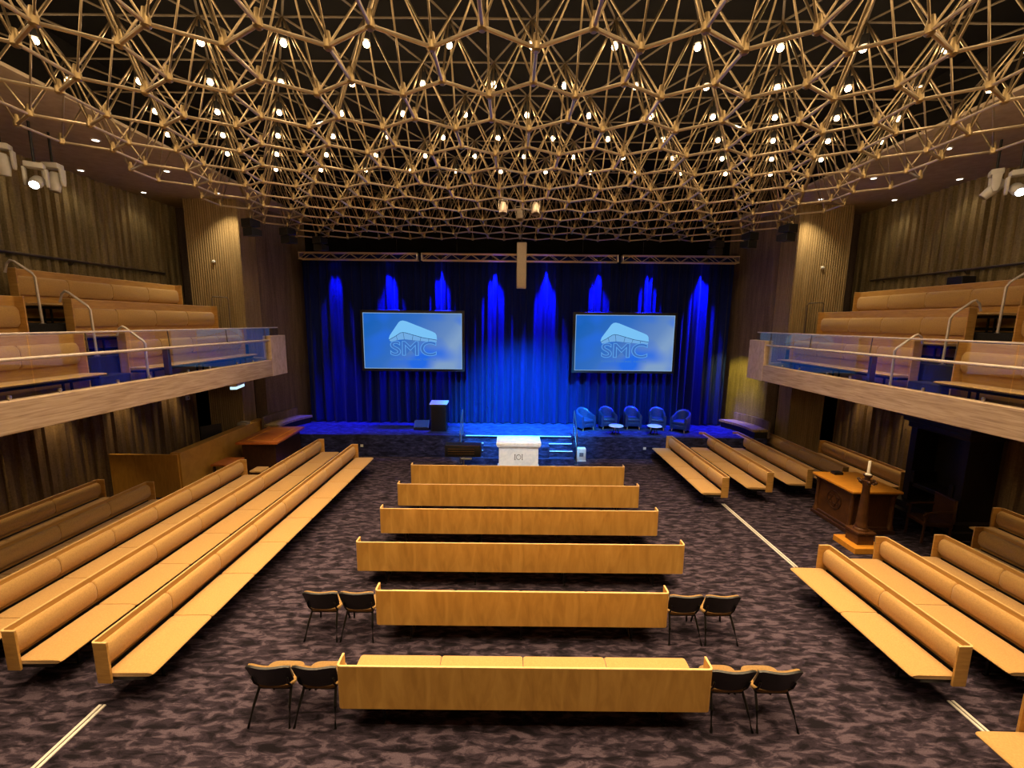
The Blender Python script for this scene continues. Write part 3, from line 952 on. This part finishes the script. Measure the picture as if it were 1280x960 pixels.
# line-array loudspeaker in front of the truss
t = thing('column_loudspeaker', 'tall grey column loudspeaker hanging before the middle of the truss', 'loudspeaker', (.09, 13, 5.8))
MB().box(-.145, .145, -.12, .14, 0, 1.33, .03, 3).build('cabinet', 'speaker_grey', t, 40)
MB().box(-.12, .12, -.128, -.12, .04, 1.29).build('grille', 'speaker_grey', t)
MB().tube([(0, 0, 1.32), (0, 0, 1.95)], .012, 8).build('hanging_rod', 'black_metal', t)

# three spotlights in the lattice
for k, (x, zz) in enumerate(((-.43, 7.66), (.0, 7.58), (.39, 7.66))):
    t = thing('spotlight', ['pale spotlight above the column loudspeaker, control-desk one of the trio', 'pale spotlight above the column loudspeaker, middle one of the trio', 'pale spotlight above the column loudspeaker, candlestick one of the trio'][k], 'spotlight', (x, (11.27, 11.56, 11.27)[k], zz), 0, 'trio of pale spotlights in the lattice')
    hm = Matrix.Rotation(-.35, 4, 'X')
    MB().lathe([(0, .16), (.06, .155), (.085, .10), (.085, 0), (.10, -.05), (.105, -.16), (.095, -.16), (.09, -.06), (0, -.05)], n=16, mat=hm).build('lamp_can', 'speaker_grey', t, 40)
    MB().tube([(-.11, 0, -.02), (-.11, 0, .2), (.11, 0, .2), (.11, 0, -.02)], .013, 6).build('yoke', 'speaker_grey', t, 40)
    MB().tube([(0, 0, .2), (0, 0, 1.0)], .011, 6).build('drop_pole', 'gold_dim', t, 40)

# hanging black loudspeakers under the far corners of the lattice
for s in (-1, 1):
    for k, (x, y, z) in enumerate(((7.42, 12.2, 7.08), (6.98, 13.3, 7.08), (6.5, 14.4, 7.04))):
        t = thing('hung_loudspeaker', 'black loudspeaker hung under the lattice corner, %s from the column, %s' % (ORD[k], SIDE[s]), 'loudspeaker', (s*x, y, z), s*.35, 'black loudspeakers under the lattice')
        for j in range(2):
            MB().poly([(-.16, 0), (.16, .03), (.16, .19), (-.16, .22)], -.17, .17, 'x', .01, Matrix.Translation((0, -.04*j, .23*j))).build('cabinet', 'black', t)
        MB().tube([(0, 0, .40), (0, 0, .54)], .012, 6).build('hanging_rod', 'black_metal', t)

# lectern on the stage
t = thing('lectern', 'black box lectern with a white top edge standing on the stage', 'lectern', (-2.83, 15.0, .8))
MB().box(-.28, .28, 0, .42, .0, 1.0, .006, 1).build('body', 'black', t)
MB().poly([(-.03, 1.0), (.46, 1.0), (.46, 1.08), (-.03, 1.025)], -.32, .32, 'x', .005).build('reading_top', 'tape', t)
MB().box(-.24, .24, -.012, 0, .06, .92).build('front_panel', 'black_metal', t)
t = thing('floor_monitor', 'low black wedge monitor on the stage beside the lectern', 'loudspeaker', (-3.5, 15.35, .8))
MB().poly([(-.2, 0), (.2, 0), (.2, .30), (.02, .34), (-.2, .10)], -.28, .28, 'x', .01).build('cabinet', 'black', t)
MB().poly([(-.19, .115), (.01, .335), (.005, .345), (-.205, .12)], -.24, .24, 'x').build('grille', 'black_metal', t)

# handrails at the stage steps
for s, x in ((-1, -1.90), (1, 2.06)):
    t = thing('stage_handrail', 'slim steel handrail beside the stage steps, %s' % ('by the black console' if s < 0 else 'by the small cream box'), 'handrail', (x, 13.85, 0))
    MB().tube([(0, 0, 0), (0, 0, 1.04), (0, .04, 1.09), (0, .72, 1.68), (0, .78, 1.70), (0, .82, 1.66), (0, .82, .8)], .020, 10).build('rail', 'chrome', t, 50)
    MB().tube([(0, .02, .55), (0, .80, 1.22)], .012, 8).build('mid_rail', 'chrome', t, 50)
    for yy, z0 in ((0, 0), (.82, .8)):
        MB().lathe([(0, 0), (.045, 0), (.045, .012), (0, .014)], (0, yy, z0), 12).build('base_flange', 'chrome', t, 40)

# tub armchairs
def make_armchair():
    t = thing('tub_armchair', 'x', 'armchair')
    # faces -y (the hall); shell: U in plan, arms slope down to the front
    m = MB(); ts = m.b; rings = []
    n = 17
    for i in range(n):
        u = i/(n-1)
        a = PI*1.08*(u-.5)
        # plan: half circle behind, straight arms in front
        if abs(a) < PI/2*.9:
            cx, cy = .26*math.sin(a*1.11), .06+.22*math.cos(a*1.11)
            nx, ny = math.sin(a*1.11), math.cos(a*1.11)
        else:
            k = (abs(a)-PI/2*.9)/(PI*.54-PI/2*.9)
            sg = 1 if a > 0 else -1
            cx, cy = sg*.26, .06-.36*k
            nx, ny = sg, 0
        back = max(0, math.cos(a*.95))
        top = .56+.24*back**.8
        th = .045
        prof = [(-th, .10), (th, .10), (th*1.05, top-.06), (th*.5, top-.012), (0, top), (-th*.6, top-.015), (-th, top-.07)]
        rings.append([ts.verts.new((cx+nx*d, cy+ny*d, z)) for d, z in prof])
    for a, b in zip(rings, rings[1:]):
        for k in range(7):
            ts.faces.new((a[k], a[(k+1) % 7], b[(k+1) % 7], b[k]))
    ts.faces.new(rings[0][::-1]); ts.faces.new(rings[-1])
    m.build('tub_shell', 'leather', t, 50)
    m = MB().box(-.225, .225, -.29, .24, .28, .41, .035, 3)
    m.build('seat_cushion', 'leather', t, 50)
    MB().box(-.24, .24, -.28, .22, .12, .28, .015, 2).build('base_rail', 'leather', t, 50)
    for sx in (-1, 1):
        for y in (-.27, .20):
            MB().tube([(sx*.22, y, .13), (sx*.235, y-.01*(1 if y < 0 else -1), 0)], .024, 8, r1=.015).build('leg', 'beech', t, 40)
    return t
ac = make_armchair()
AC = [(2.60, 15.60, .42), (3.50, 15.84, .12), (4.46, 15.86, 0), (5.40, 15.78, -.22), (6.20, 15.42, -.75)]
AL = ['blue tub armchair closest to the stage steps, turned inward', 'blue tub armchair second from the stage steps', 'blue tub armchair in the middle of the five', 'blue tub armchair fourth from the stage steps', 'dark tub armchair at the far end of the five, turned most inward']
for i, (x, y, rz) in enumerate(AC):
    if i == 0:
        ac.location = (x, y, .8); ac.rotation_euler = (0, 0, rz); ac['label'] = AL[i]; ac['group'] = 'tub armchairs on the stage'
    else:
        dup(ac, (x, y, .8), rz, AL[i])
ct = thing('coffee_table', 'small round white coffee table before the second and third armchairs', 'coffee table', (3.62, 14.86, .8), 0, 'round coffee tables on the stage')
MB().lathe([(0, .30), (.24, .30), (.262, .31), (.262, .325), (.25, .332), (0, .334)], n=28).build('table_top', 'white_paint', ct, 40)
for k in range(3):
    a = 2*PI*k/3+.3
    MB().tube([(.03*math.cos(a), .03*math.sin(a), .30), (.15*math.cos(a), .15*math.sin(a), 0)], .013, 8).build('leg', 'black_metal', ct, 40)
dup(ct, (5.02, 14.88, .8), 0, 'small round white coffee table before the fourth armchair')

# small cream box at the foot of the stage
t = thing('portable_box', 'small cream portable box with a grey square at the foot of the stage', 'heater', (2.28, 14.25, 0))
MB().box(-.16, .16, -.11, .11, .03, .47, .03, 3).build('housing', 'cream', t, 40)
MB().box(-.07, .07, -.118, -.108, .19, .32).build('square_grille', 'grey', t)
MB().box(-.17, .17, -.12, .12, 0, .04, .01, 1).build('foot', 'cream', t, 40)

# white altar
t = thing('altar', 'white marble altar with a black emblem in front of the stage steps', 'altar', (.07, 12.72, 0))
MB().box(-.62, .62, .06, .76, .12, .90).build('body', 'marble', t)
m = MB().box(-.70, .70, 0, .82, .97, 1.06, .008, 1).box(-.685, .685, .015, .805, .92, .975, .02, 2).box(-.65, .65, .04, .78, .89, .925, .01, 1)
m.build('cap_slab', 'marble', t, 40)
MB().box(-.68, .68, .0, .82, 0, .12, .012, 1).box(-.65, .65, .03, .79, .12, .17, .015, 1).build('plinth', 'marble', t, 40)
m = MB()
for sx in (-1, 1):
    m.box(sx*.115-.008, sx*.115+.008, .05, .061, .50, .68).box(sx*.115-.022, sx*.115+.022, .05, .061, .50, .512).box(sx*.115-.022, sx*.115+.022, .05, .061, .668, .68)
for k in range(28):
    a, b = 2*PI*k/28, 2*PI*(k+1)/28
    m.poly([(.062*math.cos(a), .59+.072*math.sin(a)), (.062*math.cos(b), .59+.072*math.sin(b)), (.075*math.cos(b), .59+.086*math.sin(b)), (.075*math.cos(a), .59+.086*math.sin(a))], .052, .061, 'y')
m.build('emblem', 'black', t)

# black console beside the altar
t = thing('console_stand', 'black boxy console with brass strips on a chrome wheeled stand beside the altar', 'console', (-1.68, 12.95, 0))
MB().box(-.60, .55, -.02, .38, .52, .90, .015, 2).build('body', 'black', t, 40)
m = MB()
for z in (.62, .70, .78): m.box(-.50, .34, -.028, -.02, z, z+.012)
m.box(-.56, .5, -.026, -.018, .885, .897)
m.build('brass_strip', 'brass', t)
MB().tube([(-.02, .18, .08), (-.02, .18, .53)], .035, 10).build('stand_post', 'chrome', t, 40)
for k in range(5):
    a = 2*PI*k/5+.3
    g = MB().tube([(-.02, .18, .10), (-.02+.32*math.cos(a), .18+.2*math.sin(a), .07)], .018, 8, r1=.012).build('stand_foot', 'chrome', t, 40)
    MB().lathe([(0, -.022), (.032, -.02), (.032, .02), (0, .022)], n=12, mat=Matrix.Translation((-.02+.32*math.cos(a), .18+.2*math.sin(a), .034)) @ Matrix.Rotation(PI/2, 4, 'X')).build('caster', 'black', g, 40)
MB().box(-.10, .26, -.08, .05, .44, .50, .02, 2).build('pedal_tray', 'grey', t, 40)

# outlet plates on the stage front
for x, lb in ((-5.47, 'small white outlet plate on the stage front, towards the mahogany pedestal desk'), (4.57, 'small white outlet plate on the stage front below the armchairs')):
    o = MB().box(-.05, .05, -.012, 0, -.045, .045, .004, 1).box(-.018, .018, -.016, -.01, -.018, .018).build('outlet_plate', 'white_paint')
    o.location = (x, YS, .40)
    tag(o, lb, 'outlet')

# curved benches at both ends of the stage
for s in (-1, 1):
    t = thing('curved_ledge', 'curved ledge seat along the concrete at the stage end, %s' % SIDE[s], 'bench', (s*8.6, 15.4, .0))
    def arc(off):
        out = []
        for k in range(13):
            u = k/12
            y = 14.52+1.66*u
            x = 9.0-.36*u+.14*math.sin(PI*u)-off-.05*u*off
            out.append((s*(x-8.6), y-15.4))
        return out
    a, b = arc(.08), arc(.62)
    MB().poly(a+b[::-1], 1.02, 1.10).build('seat', 'conc_col', t)
    a2, b2 = arc(.14), arc(.54)
    MB().poly(a2+b2[::-1], .0 if False else .8, 1.02).build('base', 'black', t)
    a3, b3 = arc(.0), arc(.08)
    MB().poly(a3+b3[::-1], .8, 1.38).build('backrest', 'conc_side', t)

# ------------------------------------------------------------------ control desk and mahogany pedestal
t = thing('control_desk', 'L-shaped honey timber control desk against the ribbed wall under the balcony', 'desk', (-9.05, 10.85, 0))
MB().box(-.03, .03, 0, 4.1, 0, 1.22, .006, 1, Matrix.Rotation(.03, 4, 'Z')).build('front_panel', 'wood_desk', t)
MB().box(-1.86, -.02, -.03, .03, 0, 1.20, .006, 1).build('end_panel', 'wood_desk', t)
MB().box(-.24, .03, .02, 4.1, 1.205, 1.24, .006, 1, Matrix.Rotation(.03, 4, 'Z')).build('ledge_top', 'wood_desk', t)
MB().box(-.95, -.12, .06, 3.3, .72, .76, .004, 1).build('worktop', 'wood_dark', t)
t = thing('desk_monitor', 'black monitor standing on the control desk', 'monitor', (-9.62, 12.9, .763), .9)
MB().box(-.28, .28, -.015, .015, .14, .74, .008, 1).build('screen_panel', 'black', t)
MB().tube([(0, .02, .01), (0, .02, .3)], .02, 8).build('neck', 'black', t)
MB().box(-.13, .13, -.08, .10, 0, .015).build('base', 'black', t)
t = thing('mixing_console', 'black sound mixer lying on the control desk worktop', 'mixer', (-9.62, 11.9, .763), 0)
MB().poly([(-.30, 0), (.30, 0), (.30, .10), (-.30, .16)], -.36, .36, 'x', .01).build('body', 'black', t)
m = MB()
for i in range(12): m.box(-.33+.06*i, -.31+.06*i, -.2, -.16, .14, .165)
m.build('fader_cap', 'white_paint', t)
o = MB().box(-.15, .15, -.11, .11, 0, .05).box(-.14, .16, -.10, .12, .05, .09).build('paper_stack', 'paper')
o.location = (-9.30, 14.0, 1.245)
tag(o, 'pale pile of papers on the stage end of the control desk', 'papers')

t = thing('pedestal_desk', 'dark mahogany pedestal desk with a glowing red inlaid top beside the control desk', 'desk', (-8.02, 13.45, 0), .06)
MB().box(-.50, .50, -.88, .85, .06, 1.0, .008, 1).build('body', 'wood_dark', t)
MB().box(-.62, .62, -1.0, .98, 1.0, 1.08, .012, 2).build('desk_top', 'wood_red', t, 40)
m = MB()
for x0, x1, y0, y1 in ((-.40, .40, -.78, -.74), (-.40, .40, .72, .76), (-.40, -.36, -.78, .76), (.36, .40, -.78, .76)): m.box(x0, x1, y0, y1, 1.079, 1.086)
m.build('inlay_border', 'wood_orange', t)
MB().box(-.56, .56, -.94, .91, 0, .07, .01, 1).build('plinth', 'wood_dark', t)
t = thing('side_table', 'low dark red timber table tucked between the pew end and the control desk', 'table', (-8.52, 11.95, 0))
MB().box(-.28, .28, -.34, .34, .60, .66, .01, 1).build('table_top', 'wood_red', t)
for sx in (-.22, .22):
    for sy in (-.28, .28):
        MB().box(sx-.025, sx+.025, sy-.025, sy+.025, 0, .60).build('leg', 'wood_dark', t)
t = thing('stool', 'low stool with a pale cushion behind the third pew', 'stool', (-7.55, 11.85, 0))
MB().box(-.18, .18, -.2, .2, .40, .47, .025, 3).build('seat_cushion', 'cloth', t, 50)
for sx in (-.13, .13):
    for sy in (-.15, .15):
        MB().tube([(sx, sy, .41), (sx*1.15, sy*1.15, 0)], .014, 8).build('leg', 'black_metal', t)

# switches on the wall by the control desk
for k, z in enumerate((2.42, 2.20)):
    t = thing('wall_switch', ['upper white switch box on the ribbed wall over the control desk', 'lower white switch box on the ribbed wall over the control desk'][k], 'switch', (-10.93, 13.75, z))
    MB().box(-.03, .03, -.07, .07, -.07, .07, .008, 1).build('plate', 'white_paint', t)
    MB().box(.03, .038, -.025, .025, -.025, .025).build('rocker', 'grey', t)
o = MB().box(-.02, .02, -.02, .02, 0, .62).build('cable_conduit', 'white_paint'); o.location = (-10.93, 13.75, 2.49)
tag(o, 'white conduit running up from the switch boxes to the balcony slab', 'conduit')

# emergency luminaire under the balcony
t = thing('emergency_light', 'pale glowing emergency light box under the balcony edge above the control desk', 'emergency light', (-8.05, 11.95, 2.86), .25)
MB().box(-.10, .10, -.34, .34, .06, .24, .02, 1).build('housing', 'white_paint', t)
MB().box(-.085, .085, -.31, .31, -.02, .06, .015, 2).build('diffuser', 'sign_glow', t)
MB().box(-.05, .05, -.25, .25, .24, .245).tube([(0, -.2, .24), (0, -.2, .245)], .02, 8).build('mounting_plate', 'black_metal', t)

# ------------------------------------------------------------------ pedestal, candlestick, throne
t = thing('oak_pedestal', 'carved oak pedestal table with a bright orange top and round emblem, behind the candlestick', 'table', (8.20, 9.78, 0))
MB().box(-.46, .46, -.52, .52, .14, .96, .006, 1).build('body', 'wood_mid', t)
m = MB().box(-.58, .58, -.66, .66, 1.0, 1.055, .01, 1)
m.build('table_top', 'wood_orange', t)
MB().box(-.53, .53, -.60, .60, .94, 1.0, .012, 1).build('cornice', 'wood_mid', t)
MB().box(-.55, .55, -.62, .62, 0, .09, .008, 1).box(-.50, .50, -.57, .57, .09, .15, .01, 1).build('plinth', 'wood_dark', t)
for sx in (-1, 1):
    for sy in (-1, 1):
        MB().lathe([(.07, .09), (.075, .15), (.055, .18), (.045, .25), (.04, .80), (.05, .88), (.065, .94)], (sx*.47, sy*.54, 0), 14).build('corner_column', 'wood_mid', t, 40)
m = MB()
for k in range(32):
    a, b = 2*PI*k/32, 2*PI*(k+1)/32
    for r0, r1 in ((.20, .225),):
        m.poly([(r0*math.cos(a), .58+r0*math.sin(a)), (r0*math.cos(b), .58+r0*math.sin(b)), (r1*math.cos(b), .58+r1*math.sin(b)), (r1*math.cos(a), .58+r1*math.sin(a))], -.475, -.46, 'x')
for k in range(3):
    for fl in (1, -1):
        a0, a1 = 2*PI*k/3+PI/2*fl, 2*PI*(k+1)/3+PI/2*fl
        p, q = Vector((.18*math.cos(a0), .58+.18*math.sin(a0))), Vector((.18*math.cos(a1), .58+.18*math.sin(a1)))
        d = (q-p).normalized(); n = Vector((-d.y, d.x))*.009
        m.poly([tuple(p+n), tuple(q+n), tuple(q-n), tuple(p-n)], -.473, -.46, 'x')
m.build('round_emblem', 'wood_dark', t)
o = MB().box(-.11, .11, -.08, .08, 0, .06, .006, 1).build('book', 'black'); o.location = (8.12, 10.27, 1.056)
tag(o, 'small black book lying on the orange pedestal top', 'book')

t = thing('candlestick', 'tall tapering wooden candlestick on a stepped plinth, holding a white candle', 'candlestick', (7.46, 8.62, 0))
MB().box(-.33, .33, -.31, .31, 0, .13, .008, 1).build('plinth_step', 'wood_orange', t)
MB().box(-.175, .175, -.17, .17, .13, .40, .008, 1).box(-.20, .20, -.19, .19, .36, .41, .01, 1).build('pedestal_block', 'wood_mid', t)
MB().lathe([(.14, .41), (.14, .44), (.115, .47), (.12, .50), (.10, .54), (.102, .60), (.064, 1.38), (.075, 1.41), (.07, 1.44), (.10, 1.50), (.10, 1.53), (0, 1.53)], n=24).build('column', 'wood_mid', t, 40)
m = MB()
for k in range(6):
    a = 2*PI*k/6
    m.tube([(.05*math.cos(a), .05*math.sin(a), 1.49), (.12*math.cos(a), .12*math.sin(a), 1.46), (.15*math.cos(a), .15*math.sin(a), 1.50)], .016, 6)
    m.ball((.15*math.cos(a), .15*math.sin(a), 1.51), .034, 10)
m.lathe([(0, 1.53), (.05, 1.53), (.045, 1.58), (.075, 1.62), (.08, 1.645), (0, 1.645)], n=18)
m.build('carved_capital', 'wood_dark', t, 40)
t2 = thing('candle', 'white candle standing in the tall wooden candlestick', 'candle', (7.46, 8.62, 1.645))
MB().lathe([(0, 0), (.055, 0), (.058, .02), (.03, .035), (0, .035)], n=18).build('drip_pan', 'wax', t2, 40)
MB().lathe([(0, .03), (.027, .03), (.025, .30), (.018, .31), (0, .31)], n=16).build('wax_stick', 'wax', t2, 40)
MB().tube([(0, 0, .305), (.004, 0, .35)], .004, 6).build('wick', 'black', t2)

t = thing('canopied_throne', 'tall near-black canopied throne against the ribbed wall under the balcony', 'throne', (10.17, 9.85, 0))
MB().box(-.45, .70, -.95, .95, 0, .18).box(-.25, .70, -.85, .85, .18, .34).build('dais', 'wood_ebony', t)
for sy in (-1, 1):
    MB().box(-.05, .70, sy*.62-.08, sy*.62+.08, .34, 2.25).build('side_pilaster', 'wood_ebony', t)
MB().box(.52, .66, -.6, .6, .34, 2.25).build('tall_back', 'wood_ebony', t)
m = MB().box(-.12, .70, -.74, .74, 2.25, 2.40, .02, 2).box(-.20, .70, -.82, .82, 2.40, 2.52, .03, 2).box(-.28, .72, -.92, .92, 2.52, 2.58, .01, 1)
m.build('cornice', 'wood_ebony', t, 40)
MB().box(-.02, .52, -.5, .5, .72, .84, .02, 2).build('seat', 'wood_ebony', t)
for sy in (-1, 1):
    MB().box(-.08, .5, sy*.48-.05, sy*.48+.05, .84, 1.14, .015, 2).build('arm', 'wood_ebony', t)
t = thing('carved_armchair', 'dark carved armchair in the gloom between the oak pedestal and the throne', 'armchair', (9.32, 9.0, 0), -.2)
MB().box(-.28, .28, -.27, .27, .40, .50, .02, 2).build('seat', 'wood_dark', t)
MB().box(.22, .29, -.28, .28, .5, 1.05, .015, 2).build('backrest', 'wood_dark', t)
for sy in (-1, 1):
    MB().tube([(.24, sy*.26, .78), (-.10, sy*.27, .74), (-.27, sy*.27, .70), (-.29, sy*.27, .64)], .028, 8).build('arm', 'wood_dark', t, 40)
    for sx in (-1, 1):
        MB().tube([(sx*.24, sy*.25, .72 if sx < 0 else .42), (sx*.26, sy*.25, 0)], .026, 8).build('leg', 'wood_dark', t, 40)

# black case behind the top bench
t = thing('equipment_case', 'black equipment case on the top balcony tier beneath the wall rail, candlestick side', 'case', (11.5, 11.25, 4.66))
MB().box(-.18, .18, -.20, .20, 0, 1.42, .015, 2).build('body', 'black', t)
MB().tube([(-.19, -.08, 1.0), (-.22, -.08, 1.0), (-.22, .08, 1.0), (-.19, .08, 1.0)], .01, 6).build('handle', 'chrome', t)

# floor tracks
for x, y0, y1, lb in ((5.55, 7.80, 10.75, 'long aluminium floor track between the two ochre pew blocks, candlestick side'),
                      (5.55, 4.08, 4.80, 'short aluminium floor track by the bottom corner pew, candlestick side'),
                      (-5.24, 1.2, 4.62, 'aluminium floor track in the carpet ahead of the long pew end, control-desk side')):
    t = thing('floor_track', lb, 'floor track', (x, y0, 0), 0, 'aluminium floor tracks')
    for dx in (-.046, .009):
        MB().box(dx, dx+.037, 0, y1-y0, 0, .016, .003, 1).build('rail_strip', 'aluminium', t)
    MB().box(-.009, .009, 0, y1-y0, 0, .006).build('slot', 'black', t)

# ------------------------------------------------------------------ further lights, added without fixtures
for x, e, a, g in ((-2.2, 17000, (.2, 16.3, .4), 46), (2.6, 17000, (.3, 16.3, .4), 48), (4.6, 3600, (4.2, 16.3, .9), 42), (-4.2, 900, (-3.6, 16.3, .6), 36)):
    lamp('stage_wash', 'SPOT', (x, 11.6, 7.3), e, (.005, .36, 1), None, a, g, 1, .1)  # added blue wash for the curtain, no fixture modelled
for x in (-3.1, 3.2):
    lamp('altar_fill', 'SPOT', (x, 6.5, 7.9), 2300, (.72, .86, 1), None, (.07, 12.9, .6), 11, .7, .06)  # added cool fill that brightens the altar, no fixture modelled
# yellow-green stage light on the concrete beside the curtain
lamp('yellow_stage_spot', 'SPOT', (6.9, 15.0, 4.6), 700, (1, .88, .10), None, (8.75, 16.4, 2.0), 50, .8, .08)
lamp('blue_floor_fill', 'SPOT', (-6.6, 15.4, 6.6), 5000, BLUE, None, (-6.9, 15.5, .8), 38, .8, .08)  # added fill that turns the stage floor blue, no fixture modelled
lamp('blue_floor_fill', 'SPOT', (7.6, 15.4, 6.6), 2600, BLUE, None, (8.0, 15.6, .8), 28, .8, .08)  # same added blue fill for the opposite end of the stage

w = bpy.data.worlds.new('world'); SC.world = w
w.use_nodes = True
w.node_tree.nodes['Background'].inputs[0].default_value = (.02, .015, .01, 1)
w.node_tree.nodes['Background'].inputs[1].default_value = 1
SC.view_settings.view_transform = 'Standard'
SC.view_settings.look = 'None'
SC.view_settings.gamma = 1
SC.view_settings.exposure = 0
SC.view_settings.use_curve_mapping = False
SC.cycles.use_denoising = True
SC.cycles.max_bounces = 4
SC.cycles.use_adaptive_sampling = True
SC.cycles.adaptive_threshold = .05
SC.cycles.transparent_max_bounces = 12
SC.cycles.sample_clamp_indirect = 4
SC.cycles.use_light_tree = True
